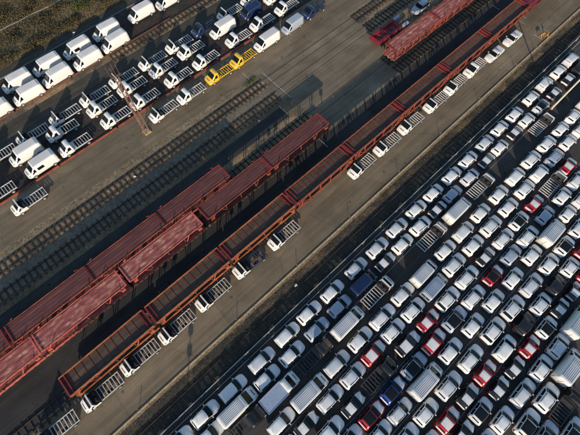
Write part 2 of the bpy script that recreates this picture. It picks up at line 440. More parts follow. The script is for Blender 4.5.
# ------------------------------------------------------------------ cars
def cr(p0, p1, p2, p3, t):
    return .5*((2*p1)+(-p0+p2)*t+(2*p0-5*p1+4*p2-p3)*t*t+(-p0+3*p1-3*p2+p3)*t**3)
class Shell:
    """stations: (x, w, z0, zb, wb, wt, zt) rear to front"""
    def __init__(s, st): s.st = st
    def par(s, x):
        st = s.st
        if x <= st[0][0]: return st[0]
        if x >= st[-1][0]: return st[-1]
        for i in range(len(st)-1):
            if st[i][0] <= x <= st[i+1][0]:
                t = (x-st[i][0])/(st[i+1][0]-st[i][0])
                return tuple(st[i][k]*(1-t)+st[i+1][k]*t for k in range(7))
    def ring(s, x, v):
        _, w, z0, zb, wb, wt, zt = s.par(x)
        P = [(0, zt), (wt*.6, zt-.008), (wt*.93, zt-.03), (wt+.02, zt-.09), (wt+(wb-wt)*.55, zb+(zt-zb)*.45), (wb, zb), (w, zb-(zb-z0)*.3), (w, z0+(zb-z0)*.35), (w-.04, z0+.08), (w-.12, z0), (0, z0)]
        sg = -1 if v < 0 else 1; v = abs(v); i = min(int(v), len(P)-2); t = v-i
        return Vector((x, sg*(P[i][0]*(1-t)+P[i+1][0]*t), P[i][1]*(1-t)+P[i+1][1]*t))
    def body(s, skip=None, cap=True):
        xs = []
        for a, c in zip(s.st, s.st[1:]):
            n = max(1, int((c[0]-a[0])/.3))
            xs += [a[0]+(c[0]-a[0])*k/n for k in range(n)]
        xs.append(s.st[-1][0]); b = MB(); vv = list(range(-10, 11)); L = len(vv)
        for x in xs: b.v += [tuple(s.ring(x, v)) for v in vv]
        for i in range(len(xs)-1):
            for j in range(L-1):
                if skip and skip((xs[i]+xs[i+1])/2, (vv[j]+vv[j+1])/2): continue
                a = i*L+j; b.f.append((a, a+L, a+L+1, a+1))
        if cap: b.f.append(tuple(range(L-1, -1, -1))[::-1])
        n = (len(xs)-1)*L; b.f.append(tuple(n+i for i in range(L))[::-1])
        return b
    def patch(s, x0, x1, v0, v1, off=.012, nx=4, nv=4, b=None, slant=(0, 0), bow=0.0):
        """a panel lying on the shell between x0..x1 and ring positions v0..v1"""
        b = b or MB(); n = len(b.v); lo, hi = min(v0, v1), max(v0, v1)
        tvs = sorted(set([round(k/nv, 4) for k in range(nv+1)]+[round((q-v0)/(v1-v0), 4) for q in range(-10, 11) if lo < q < hi]))
        txs = sorted(set([round(k/nx, 4) for k in range(nx+1)]+([round((q[0]-x0)/(x1-x0), 4) for q in s.st if x0 < q[0] < x1] if slant == (0, 0) else [])))
        m = len(tvs); vm = max(abs(v0), abs(v1))
        for tx in txs:
            for tv in tvs:
                v = v0+(v1-v0)*tv
                xa = x0+slant[0]*tv; xb = x1+slant[1]*tv; x = xa+(xb-xa)*tx-bow*(v/vm)**2
                p = s.ring(x, v); e = 1e-3
                dx = s.ring(x+e, v)-s.ring(x-e, v); dv = s.ring(x, v+e)-s.ring(x, v-e)
                nn = dv.cross(dx)
                if nn.length > 1e-9: nn.normalize()
                c = Vector((p.x, 0, .7))
                if nn.dot(p-c) < 0: nn = -nn
                b.v.append(tuple(p+nn*off))
        for i in range(len(txs)-1):
            for j in range(m-1):
                a = n+i*m+j; b.f.append((a, a+m, a+m+1, a+1))
        return b
HATCH = [(-2.02,.60,.38,.62,.58,.48,.70),(-1.98,.78,.30,.80,.76,.62,.90),(-1.90,.86,.24,.94,.84,.66,1.05),(-1.62,.89,.2,.95,.865,.64,1.36),(-1.30,.90,.2,.94,.875,.66,1.46),
  (-.4,.905,.2,.92,.88,.70,1.52),(.15,.905,.2,.91,.88,.70,1.46),(.88,.90,.2,.88,.87,.78,1.02),(1.20,.885,.2,.84,.86,.76,.92),(1.58,.84,.22,.74,.82,.68,.80),(1.82,.75,.27,.64,.73,.56,.70),(1.97,.62,.32,.55,.60,.44,.60),(2.05,.42,.38,.48,.40,.30,.52)]
MPV = [(-2.10,.66,.38,.70,.64,.54,.86),(-2.06,.82,.30,.86,.80,.66,1.08),(-2.00,.88,.24,.98,.86,.68,1.30),(-1.86,.90,.2,1.0,.88,.69,1.56),(-1.50,.91,.2,1.0,.885,.72,1.64),
  (-.3,.91,.2,.98,.89,.73,1.68),(.30,.91,.2,.96,.89,.72,1.60),(1.02,.905,.2,.92,.88,.80,1.06),(1.28,.89,.2,.87,.865,.77,.97),(1.62,.84,.22,.77,.82,.68,.84),(1.86,.76,.27,.66,.74,.57,.72),(2.02,.62,.32,.56,.60,.45,.62),(2.10,.42,.38,.49,.40,.30,.53)]
SUV = [(-2.18,.64,.40,.70,.62,.52,.80),(-2.13,.84,.32,.92,.82,.70,1.02),(-2.04,.92,.27,1.02,.90,.74,1.14),(-1.72,.95,.24,1.06,.925,.71,1.52),(-1.38,.955,.24,1.05,.935,.73,1.61),
  (-.3,.96,.24,1.04,.94,.77,1.66),(.25,.96,.24,1.03,.94,.76,1.60),(.95,.955,.24,1.0,.93,.84,1.13),(1.25,.94,.24,.95,.91,.81,1.03),(1.68,.90,.26,.85,.87,.72,.90),(1.95,.80,.30,.74,.78,.60,.78),(2.12,.66,.35,.62,.64,.48,.66),(2.20,.46,.40,.54,.44,.34,.58)]
ESTATE = [(-2.28,.64,.38,.64,.62,.52,.74),(-2.23,.82,.30,.84,.80,.68,.94),(-2.12,.88,.24,.94,.86,.70,1.08),(-1.86,.90,.2,.95,.88,.66,1.36),(-1.45,.91,.2,.94,.885,.68,1.44),
  (-.3,.915,.2,.92,.89,.71,1.49),(.20,.915,.2,.91,.89,.71,1.44),(.98,.91,.2,.88,.88,.80,1.00),(1.30,.90,.2,.84,.865,.78,.92),(1.72,.85,.22,.75,.83,.69,.80),(1.98,.76,.27,.65,.74,.57,.70),(2.14,.62,.32,.56,.60,.45,.60),(2.22,.42,.38,.49,.40,.30,.53)]
VANS = [(-2.85,.94,.38,1.2,.93,.80,2.20),(-2.80,.98,.34,1.2,.975,.84,2.33),(-2.4,1.0,.3,1.2,.995,.86,2.40),(0,1.0,.3,1.2,.995,.87,2.42),(.95,1.0,.3,1.2,.995,.86,2.38),(1.15,1.0,.3,1.2,.99,.84,2.30),
  (2.05,1.0,.3,1.17,.96,.78,1.32),(2.3,.98,.3,1.08,.94,.76,1.20),(2.62,.92,.32,.92,.88,.68,1.02),(2.80,.78,.36,.7,.74,.56,.78)]
CABS = [(.62,1.0,.42,1.2,.98,.78,2.10),(.68,1.02,.40,1.2,.99,.82,2.18),(1.05,1.02,.36,1.2,.99,.83,2.22),(1.42,1.02,.36,1.2,.985,.80,2.12),(2.20,1.02,.34,1.17,.96,.80,1.32),(2.42,1.0,.34,1.08,.94,.78,1.20),(2.72,.94,.34,.92,.88,.70,1.02),(2.90,.80,.38,.7,.76,.58,.78)]
def wheel_parts(root, xs, w, r=.32, rimm='rim', dual=False):
    for x in xs:
        for s in (-1, 1):
            b = MB(); b.cyl((0, -.11, 0), (0, .11, 0), r, k=14); o = b.build('wheel', 'tyre', root, loc=(x, s*(w-.085), r))
            q = MB(); q.cyl((0, .112*s, 0), (0, .125*s, 0), r*.58, k=12); q.build('rim', rimm, o)
def mirrors(root, x, w, z, m):
    for s in (-1, 1):
        b = MB(); b.box(x-.05, x+.09, s*w+(0 if s > 0 else -.2), s*w+(.2 if s > 0 else 0), z, z+.13); b.build('mirror', m, root)
def lights(sh, root, xr, xf, vr=(5.0, 6.4), vf=(3.0, 5.2)):
    for s in (-1, 1):
        sh.patch(xr[0], xr[1], s*vr[0], s*vr[1], .015, 2, 2).build('tail_lamp', 'tail', root, True)
        sh.patch(xf[0], xf[1], s*vf[0], s*vf[1], .015, 2, 2).build('headlamp', 'head', root, True)
def make_car(name, cat, sh, k, bodym, hood=None, roof=None, rails=False, wheels=(-1.22, 1.24), rw=1.45, gm='glass'):
    root = empty(name); tag(root, 'car', cat)
    S = Shell(sh); W = max(q[1] for q in sh)
    S.body().build('body', bodym, root, True)
    cow, rf, rr, rb = k
    S.patch(rf+.10, cow+.02, -2.75, 2.75, .016, 4, 8, bow=.16).build('windscreen', 'glass', root, True)
    S.patch(rb+(.05 if rw > 2 else .10), rr-(.0 if rw > 2 else .10), -rw, rw, .014, 3, 6).build('rear_window', 'glass', root, True)
    mid = (rf+rr)/2+.1
    for s in (-1, 1):
        S.patch(mid+.05, rf+.18, s*3.25, s*4.85, .013, 4, 3, slant=(0, .42)).build('side_window', 'glass', root, True)
        S.patch(rr+.05, mid-.05, s*3.25, s*4.85, .013, 4, 3, slant=(-.1, 0)).build('side_window', 'glass', root, True)
        S.patch(sh[2][0]+.3, sh[-3][0]-.1, s*7.6, s*8.8, .012, 6, 1).build('sill_trim', 'plastic', root)
    for s in (-1, 1):
        b = MB()
        for xx in (mid, rf+.75): S.patch(xx-.012, xx+.012, s*5.0, s*7.6, .012, 1, 3, b=b)
        b.build('door_seam', 'plastic', root)
    S.patch(cow+.07, cow+.10, -2.9, 2.9, .012, 1, 4).build('bonnet_seam', 'plastic', root)
    b = MB()
    for y0 in (-.5, .1):
        p = S.ring(cow-.02, 0); b.bar((cow-.03, y0, p.z+.03), (cow-.22, y0+.45, p.z+.17), .025)
    b.build('wiper', 'plastic', root)
    if hood: S.patch(cow+.10, sh[-2][0]-.02, -3.0, 3.0, .012, 5, 8).build('bonnet', hood, root, True)
    if roof: S.patch(rr+.28 if roof != 'roofglass' else rr+.22, rf-.30 if roof != 'roofglass' else rf-.06, -(1.9 if roof != 'roofglass' else 2.6), (1.9 if roof != 'roofglass' else 2.6), .014, 5, 8).build('roof', roof, root, True)
    if hood and bodym != 'carwhite': # film strip over the tail
        S.patch(sh[0][0]+.02, sh[2][0], -3.0, 3.0, .012, 3, 6).build('tailgate_film', 'film', root, True)
    if rails:
        for s in (-1, 1):
            b = MB(); b.bar((rr+.25, s*.64, sh[4][6]+.02), (rf-.15, s*.66, sh[4][6]+.03), .05, .05); b.build('roof_rail', 'plastic', root)
    lights(S, root, (sh[0][0]+.03, sh[2][0]+.08), (sh[-3][0]+.02, sh[-1][0]-.06))
    b = MB(); b.box(sh[0][0]-.025, sh[0][0]+.02, -.6, .6, .36, .5); b.build('bumper', 'plastic', root)
    b = MB(); b.cyl((rr+.35, 0, sh[4][6]), (rr+.25, 0, sh[4][6]+.18), .018, .01, 5); b.build('aerial', 'plastic', root)
    mirrors(root, cow-.35, W-.02, sh[7][3]+.02, bodym)
    wheel_parts(root, wheels, W, .31 if not rails else .34)
    return root
KH = (.88, .15, -1.55, -1.90); KS = (.95, .25, -1.70, -2.04)
CAR = {}
def reg(key, desc, *a, **kw): CAR[key] = (make_car(*a, **kw), desc)
reg('v', 'white hatchback', 'hatchback', 'car', HATCH, KH, 'carwhite')
reg('h', 'white crossover', 'crossover', 'car', SUV, KS, 'carwhite', rails=True)
reg('v2', 'white high-roofed car', 'people_carrier', 'car', MPV, (1.02, .30, -1.86, -2.02), 'carwhite', rw=1.2)
reg('H', 'white crossover with large rear window', 'crossover', 'car', SUV, KS, 'carwhite', rails=True, rw=2.4)
reg('h2', 'white estate car', 'estate_car', 'car', ESTATE, (.98, .20, -1.86, -2.12), 'carwhite', rails=True, rw=1.9, wheels=(-1.3, 1.35))
reg('vb', 'pale blue-grey hatchback', 'hatchback', 'car', HATCH, KH, 'silverblue')
reg('hb', 'pale blue-grey crossover', 'crossover', 'car', SUV, KS, 'silverblue', rails=True)
reg('g', 'white glass-roofed hatchback', 'hatchback', 'car', HATCH, KH, 'carwhite', roof='roofglass')
reg('hg', 'white glass-roofed crossover', 'crossover', 'car', SUV, KS, 'carwhite', roof='roofglass')
reg('gb', 'pale glass-roofed crossover', 'crossover', 'car', SUV, KS, 'silverblue', roof='roofglass')
reg('k', 'black hatchback with filmed roof', 'hatchback', 'car', HATCH, KH, 'black', hood='film', roof='film')
reg('kh', 'black crossover with filmed roof', 'crossover', 'car', SUV, KS, 'black', hood='film', roof='film')
reg('r', 'red hatchback with white roof', 'hatchback', 'car', HATCH, KH, 'red', hood='film', roof='film')
reg('rh', 'red crossover with white roof', 'crossover', 'car', SUV, KS, 'red', hood='film', roof='film')
reg('rg', 'red car with black roof', 'hatchback', 'car', HATCH, KH, 'red', hood='film', roof='roofglass')
reg('rk', 'bright red hatchback with filmed roof', 'hatchback', 'car', HATCH, KH, 'red', hood='film', roof='film')
reg('bg', 'blue car with black roof', 'hatchback', 'car', HATCH, KH, 'blue', hood='film', roof='roofglass')
reg('D', 'charcoal car without film', 'crossover', 'car', SUV, KS, 'dark', rails=True)
CAR['rt'] = CAR['rh']

def make_van(name, bodym, window=False, roofm=None):
    root = empty(name); tag(root, 'van', 'van'); S = Shell(VANS)
    S.body().build('body', bodym, root, True)
    S.patch(1.22, 1.98, -2.8, 2.8, .014, 3, 8).build('windscreen', 'glass', root, True)
    for s in (-1, 1):
        S.patch(1.12, 1.42, s*3.6, s*4.9, .014, 3, 3, slant=(0, .42)).build('side_window', 'glass', root, True)
        S.patch(-2.3, 2.3, s*7.7, s*9.0, .014, 6, 1).build('sill_trim', 'sill', root)
    if window: S.patch(-.35, .75, 3.9, 4.9, .014, 3, 2).build('side_window', 'glass', root, True)
    b = S.patch(-2.6, .95, -2.4, 2.4, .01, 6, 8)
    for i in range(7):
        y = (i-3)*.21; b.box(-2.45, .7, y-.028, y+.028, 2.40, 2.45)
    b.build('roof', roofm or ('roof_shade' if bodym == 'white' else bodym), root)
    b = MB(); b.box(-2.90, -2.84, -.9, .9, .4, .6); b.build('bumper', 'sill', root)
    S.patch(2.64, 2.79, -5.5, 5.5, .03, 2, 8).build('front_bumper', bodym, root, True)
    S.patch(2.40, 2.55, -1.1, 1.1, .012, 2, 4).build('grille', 'sill', root, True)
    if bodym != 'white': b = MB(); b.box(-2.866, -2.85, -.72, -.06, 1.35, 1.95); b.box(-2.866, -2.85, .06, .72, 1.35, 1.95); b.build('rear_window', 'glass', root)
    b = MB(); b.box(-2.87, -2.855, -.012, .012, .6, 2.1); b.box(-2.88, -2.86, .06, .2, 1.1, 1.16); b.build('door_handle', 'plastic', root)
    lights(S, root, (-2.85, -2.78), (2.3, 2.6), (4.6, 6.6), (3.2, 5.4))
    mirrors(root, 1.75, .98, 1.22, 'plastic')
    wheel_parts(root, (-1.75, 1.85), 1.0, .35, 'hub')
    return root
def make_chassis(name, cabm, frm, openroof=False, wb=(-1.95, 1.95)):
    root = empty(name); tag(root, 'truck', 'chassis truck'); S = Shell(CABS)
    sk = (lambda x, v: (abs(v) < 5 and x < 1.40) or x < .8) if openroof else None
    S.body(sk, not openroof).build('cab', cabm, root, True)
    S.patch(1.46, 2.12, -2.8, 2.8, .014, 3, 8).build('windscreen', 'glass', root, True)
    if openroof:
        b = MB(); b.box(.66, 1.5, -.96, .96, .5, 1.12); b.build('cab_floor', 'interior', root)
        for s in (-1, 1):
            b = MB(); b.box(.85, 1.3, s*.45-.24, s*.45+.24, 1.12, 1.25); b.box(.76, .90, s*.45-.24, s*.45+.24, 1.2, 1.70); b.build('seat', 'interior', root)
            q = MB(); q.bar((1.40, s*.80, 2.12), (1.25, s*.97, 1.2), .07); q.build('door_frame', cabm, root)
        b = MB(); b.bar((1.42, -.84, 2.13), (1.42, .84, 2.13), .20, .08); b.build('roof_bar', cabm, root)
    for s in (-1, 1):
        if not openroof: S.patch(.95, 1.35, s*3.6, s*4.9, .014, 3, 3, slant=(0, .42)).build('side_window', 'glass', root, True)
        else: S.patch(1.5, 1.72, s*4.0, s*4.9, .014, 3, 3, slant=(0, .2)).build('side_window', 'glass', root, True)
        S.patch(.9, 2.6, s*8, s*9.2, .014, 4, 1).build('sill_trim', 'sill', root)
    lights(S, root, (.63, .66), (2.4, 2.7), (7, 8), (3.2, 5.4))
    S.patch(2.50, 2.64, -1.1, 1.1, .012, 2, 4).build('grille', 'sill', root, True)
    mirrors(root, 1.85, .98, 1.22, 'plastic')
    b = MB()
    for s in (-1, 1): b.box(-2.85, .8, s*.86-.05, s*.86+.05, .62, .78)
    for i in range(8): x = -2.78+i*.475; b.box(x-.045, x+.045, -.81, .81, .64, .76)
    b.build('ladder_frame', frm, root)
    b = MB(); b.box(.05, .60, -.80, .80, .66, .74); b.build('deck_plate', 'interior' if openroof else frm, root)
    b = MB(); b.cyl((-2.0, -.8, .34), (-2.0, .8, .34), .07, k=6); b.cyl((-2.0, 0, .36), (.8, 0, .45), .05, k=6); b.build('axle', 'plastic', root)
    b = MB(); b.box(-1.2, -.3, .3, .7, .35, .6); b.build('fuel_tank', 'plastic', root)
    wheel_parts(root, wb, 1.0, .35, 'hub')
    for s in (-1, 1):
        b = MB(); b.box(-2.92, -2.84, s*.72-.16, s*.72+.16, .5, .62); b.build('tail_lamp', 'tail', root)
    return root
van_w = make_van('panel_van', 'white'); van_win = make_van('panel_van', 'white', True)
van_b = make_van('panel_van', 'silverblue'); van_n = make_van('panel_van', 'navy')
ch_w = make_chassis('chassis_cab_truck', 'white', 'ladder'); ch_o = make_chassis('chassis_cab_truck', 'white', 'ladder', True)
ch_y = make_chassis('chassis_cab_truck', 'yellow', 'yellow' if False else 'ladder')
ch_y.children[0]
for o in ch_y.children:
    if o.name.startswith(('ladder_frame', 'deck_plate')): o.data.materials[0] = MT['yellow']
ch_n = make_chassis('chassis_cab_truck', 'white', 'ladder_navy', True)
for o in ch_n.children:
    if o.name.startswith('cab') and not o.name.startswith('cab_floor'): o.data.materials[0] = MT['white']
ch_d = make_chassis('chassis_cab_truck', 'dark', 'ladder_dark')
ch_k = make_chassis('chassis_cab_truck', 'navy', 'ladder_navy')
# chassis with black cab roof, white nose
ch_p = ch_o
# truck with a tarpaulined load box
tarp = make_chassis('box_truck', 'white', 'ladder'); tag(tarp, cat='truck')
b = MB(); b.box(-2.95, .68, -1.02, 1.02, .8, 1.9); b.build('cargo_body', 'tarp', tarp)
b = MB()
for x in (-2.95, .62): b.box(x, x+.06, -1.05, 1.05, 1.9, 1.95)
for y in (-1.05, .99): b.box(-2.89, .62, y, y+.06, 1.9, 1.95)
b.build('cargo_rim', 'silverblue', tarp)
# pickup with tonneau cover
PICK = [(-2.35,.70,.40,.70,.68,.60,.86),(-2.3,.88,.32,.90,.86,.80,1.06),(-1.0,.9,.26,.96,.88,.82,1.10),(-.70,.9,.26,.96,.88,.72,1.30),(-.35,.9,.26,.96,.88,.68,1.58),(.35,.9,.26,.95,.88,.68,1.57),(1.05,.9,.26,.93,.88,.78,1.06),(1.85,.87,.28,.86,.84,.74,.96),(2.15,.8,.32,.74,.78,.66,.82),(2.28,.64,.38,.6,.62,.5,.68)]
def make_pickup(bodym):
    root = empty('pickup'); tag(root, 'pickup', 'pickup'); S = Shell(PICK)
    S.body().build('body', bodym, root, True)
    S.patch(.42, 1.0, -2.75, 2.75, .014, 3, 8).build('windscreen', 'glass', root, True)
    S.patch(-.68, -.38, -2.6, 2.6, .014, 2, 6).build('rear_window', 'glass', root, True)
    for s in (-1, 1): S.patch(-.3, .5, s*3.2, s*4.85, .014, 4, 3, slant=(0, .35)).build('side_window', 'glass', root, True)
    S.patch(-2.22, -.9, -2.7, 2.7, .012, 3, 6).build('load_cover', 'film', root, True)
    lights(S, root, (-2.33, -2.2), (1.9, 2.2)); mirrors(root, .75, .88, .98, bodym); wheel_parts(root, (-1.4, 1.4), .9, .34)
    return root
pick = make_pickup('white')
# ------------------------------------------------------------------ car park
ROWS = '''3.9|80.2v 75.6v 71.0v 66.2v 60.7v 56.1v 51.6v 46.6v 42.0v 37.1v 32.7v 27.9v 23.1v 18.3v 13.1v 8.4v 4.0v -0.9v -6.1v -10.8v -15.3v
1.6|79.6D 75.3k 70.3k 65.9g 61.3v 57.3k 52.8v 48.8k 44.0v 39.3vb 35.2k 30.9h 26.5v 22.3k 17.4B 12.3vb 7.6vb 2.7v -1.9v -7.0L -11.9v
-0.75|62.2P 43.9P 37.3L 30.8P 17.9P 11.4L 4.9Q -1.7T -7.7Q
-3.6|73.4L 68.2h 64.1v 59.4h 54.6h 49.8v 44.9v 39.9v 35.2v 30.6v 25.2L 20.5v 15.8h 11.1v 6.4v 1.1L -4.1v
-6.05|66.9h 62.6v 58.0hb 53.4v 48.9h 44.1v 39.2h 34.5v 29.7h 24.7L 19.8h 15.4h 11.15rh 6.9h 2.6h -1.9k -5.9v
-8.6|58.2r 53.2P 47.8r 43.3g 38.9h 34.3k 29.6h 24.8h 20.2r 15.6kh 9.6Q 4.3k -.2h
-11.05|56.9h 52.4v 47.3vb 42.1h 37.5vb 32.7rg 27.9h 23.2gb 18.5rh 14.0gb 9.5bg 5.2rg 1.0v
-13.4|54.2v 50.3v 45.2L 39.9v 34.6v 29.6v 24.5v 19.3v 13.6L 8.3h 4.3h
-15.9|49.3v 44.9hg 40.6v 35.8h 30.8h 26.0h 20.6h 15.5h 10.7h 6.5h
-18.4|46.6r 42.5h 38.5D 34.3h 30.1D 25.2v 20.5rk 16.4k 12.1rt 8.1v
-20.75|43.3r 39.7k 35.9k 32.0hg 28.0rk 24.1k 20.3k 16.2hg 12.3k
-23.35|35.8L 31.0h 26.7h 22.2h 17.4h 13.6v
-25.9|29.6L 24.0h 19.4hg
-28.25|25.0Q 19.9gb
-30.5|23.0g'''
LD = {'L': (None, 'long white panel van'), 'P': (ch_p, 'white chassis truck'), 'Q': (ch_d, 'dark bare chassis truck'), 'T': (tarp, 'truck with pale blue cargo box'), 'B': (van_n, 'dark blue van')}
van_lot = van_w
rj = random.Random(3)
for ri, line in enumerate(ROWS.split('\n')):
    ys, cs = line.split('|'); y = float(ys); cnt = 0
    XS = [float(t[:max(j for j, ch in enumerate(t) if ch.isdigit())+1]) for t in cs.split()]; XS = [XS[0]+5]+XS+[XS[-1]-5]
    for tok in cs.split():
        i = max(j for j, ch in enumerate(tok) if ch.isdigit())+1
        x, k = float(tok[:i]), tok[i:]; cnt += 1
        if k == 'v' and rj.random() < .3: k = 'v2'
        if k == 'h' and rj.random() < .3: k = 'h2'
        if k == 'h' and abs(y+8.6) < .1 and x in (38.9, 29.6, 24.8): k = 'H'
        if k in 'hh2' and k != 'H' and abs(y+15.9) < .1 and x in (30.8, 26.0): k = 'H'
        rowname = ('row beside the barrier' if ri == 0 else 'last row at bottom right' if ri == 14 else '%s row from the barrier' % ORD[ri+1])
        pos = '%s from upper right, %s' % (ORD[cnt], rowname)
        rz = rj.gauss(0, .012); yy = y+rj.gauss(0, .05)
        g = 'cars parked in rows in the car park'
        if k == 'L':
            pr_ = van_b if (abs(x-24.7) < .01) else van_w
            d = 'long white panel van' if pr_ is van_w else 'blue-grey panel van'; g = 'vans parked in the car park'
        elif k in LD: pr_, d = LD[k]; g = 'trucks and vans in the car park'
        else: pr_, d = CAR[k]
        z = 0.0
        if k == 'Q': rz += 0
        o = place(pr_, (x, yy, z), rz, d+', '+pos, g)
        if k == 'B': o.scale = (.84, .92, .8)
        s = rj.uniform(.97, 1.015)
        if k not in LD and k != 'L':
            room = min(XS[cnt-1]-XS[cnt], XS[cnt]-XS[cnt+1])-.22
            ln = 4.08 if pr_.name.startswith('hatch') else 4.4
            s = min(s, max(.86, room/ln))
            if k == 'k': s = min(s, .93)
            o.scale = (s, s**.5, s**.5)
        if k == 'L' and x in (25.2, 24.7): o.scale = (.86, .95, .9)

# ------------------------------------------------------------------ vehicles in the upper yard (facing the lower left)
PI = math.pi
rj = random.Random(5)
def put(proto, x, y, label, group): return place(proto, (x, y, 0), PI+rj.gauss(0, .015), label, group)
gv = 'white panel vans below the dry bank'
for i, (x, y, lab) in enumerate([(-2.1, 71.4, 'first from left in the back line'), (4.0, 71.2, 'second from left in the back line'), (10.4, 71.1, 'third from left in the back line'), (17.1, 71.3, 'fourth from left in the back line'),
    (-8.3, 67.6, 'cut by the left edge in the front line'), (-2.0, 67.4, 'second from left in the front line'), (4.0, 67.6, 'third from left in the front line'), (10.4, 67.4, 'fourth from left in the front line'), (16.7, 67.6, 'fifth from left in the front line'),
    (25.1, 70.9, 'alone right of the gap'), (31.4, 70.2, 'last at the top edge')]):
    put(van_win if i in (2,) else van_w, x, y, 'white van below the dry bank, '+lab, gv)
gc = 'chassis trucks standing in the upper yard'
def line(lst, y, rowlab, g):
    for i, (x, p) in enumerate(lst):
        d = {'o': (ch_o, 'open white cab chassis truck'), 'w': (ch_w, 'white roofed chassis truck'), 'V': (van_w, 'white panel van'), 'W': (van_win, 'white panel van'), 'N': (van_n, 'navy blue panel van'),
             'Y': (ch_y, 'yellow chassis truck'), 'B': (van_b, 'blue-grey panel van'), 'n': (ch_n, 'truck with dark blue chassis frame'), 'k': (ch_k, 'navy chassis truck')}[p]
        put(d[0], x, y+rj.gauss(0, .06), '%s, %s from left %s' % (d[1], ORD[i+1], rowlab), g)
# chassis trucks: x of vehicle centre = cab + 1.8
line([(-12.0,'o'),(-5.7,'o'),(.6,'o'),(6.8,'o'),(13.1,'o'),(19.6,'o'),(25.9,'o'),(32.2,'k'),(38.9,'o'),(45.2,'o')], 59.0, 'in the shaded uppermost line of trucks', gc)
line([(-8.5,'V'),(-1.5,'w'),(6.5,'w'),(13.1,'w'),(20.0,'w'),(26.7,'w'),(34.7,'V'),(42.2,'N'),(49.2,'w')], 56.2, 'in the middle line of trucks', gc)
line([(-15.6,'w'),(-7.7,'W'),(-1.4,'w'),(7.0,'w'),(13.2,'w'),(20.8,'w'),(27.3,'w'),(35.6,'w'),(42.0,'w'),(48.7,'w')], 52.3, 'in the line above the red edge beam', gc)
line([(-12.5,'o'),(14.1,'o'),(20.2,'w'),(26.9,'Y'),(32.8,'Y'),(39.0,'V'),(45.8,'B'),(52.1,'k')], 47.6, 'along the upper road', 'vehicles along the upper road')
line([(-26.0,'o'),(-19.2,'o'),(-13.0+.0,'o'),(-6.8,'o'),(-.2,'o'),(6.9,'n'),(13.8,'o'),(32.1,'o'),(38.6,'o'),(45.1,'o'),(52.2,'o'),(58.2,'o'),(64.4,'w')], 15.5, 'along the road below the orange train', 'chassis trucks along the lower road')
place(pick, (70.0, 15.0, 0), PI, 'white pickup beside the orange train, lower left of two', 'white pickups')
place(pick, (76.2, 15.0, 0), PI, 'white pickup beside the orange train, upper right of two', 'white pickups')
place(CAR['hb'][0], (69.4, 33.3, 0), PI, 'pale blue car standing alone above the pink wagons')

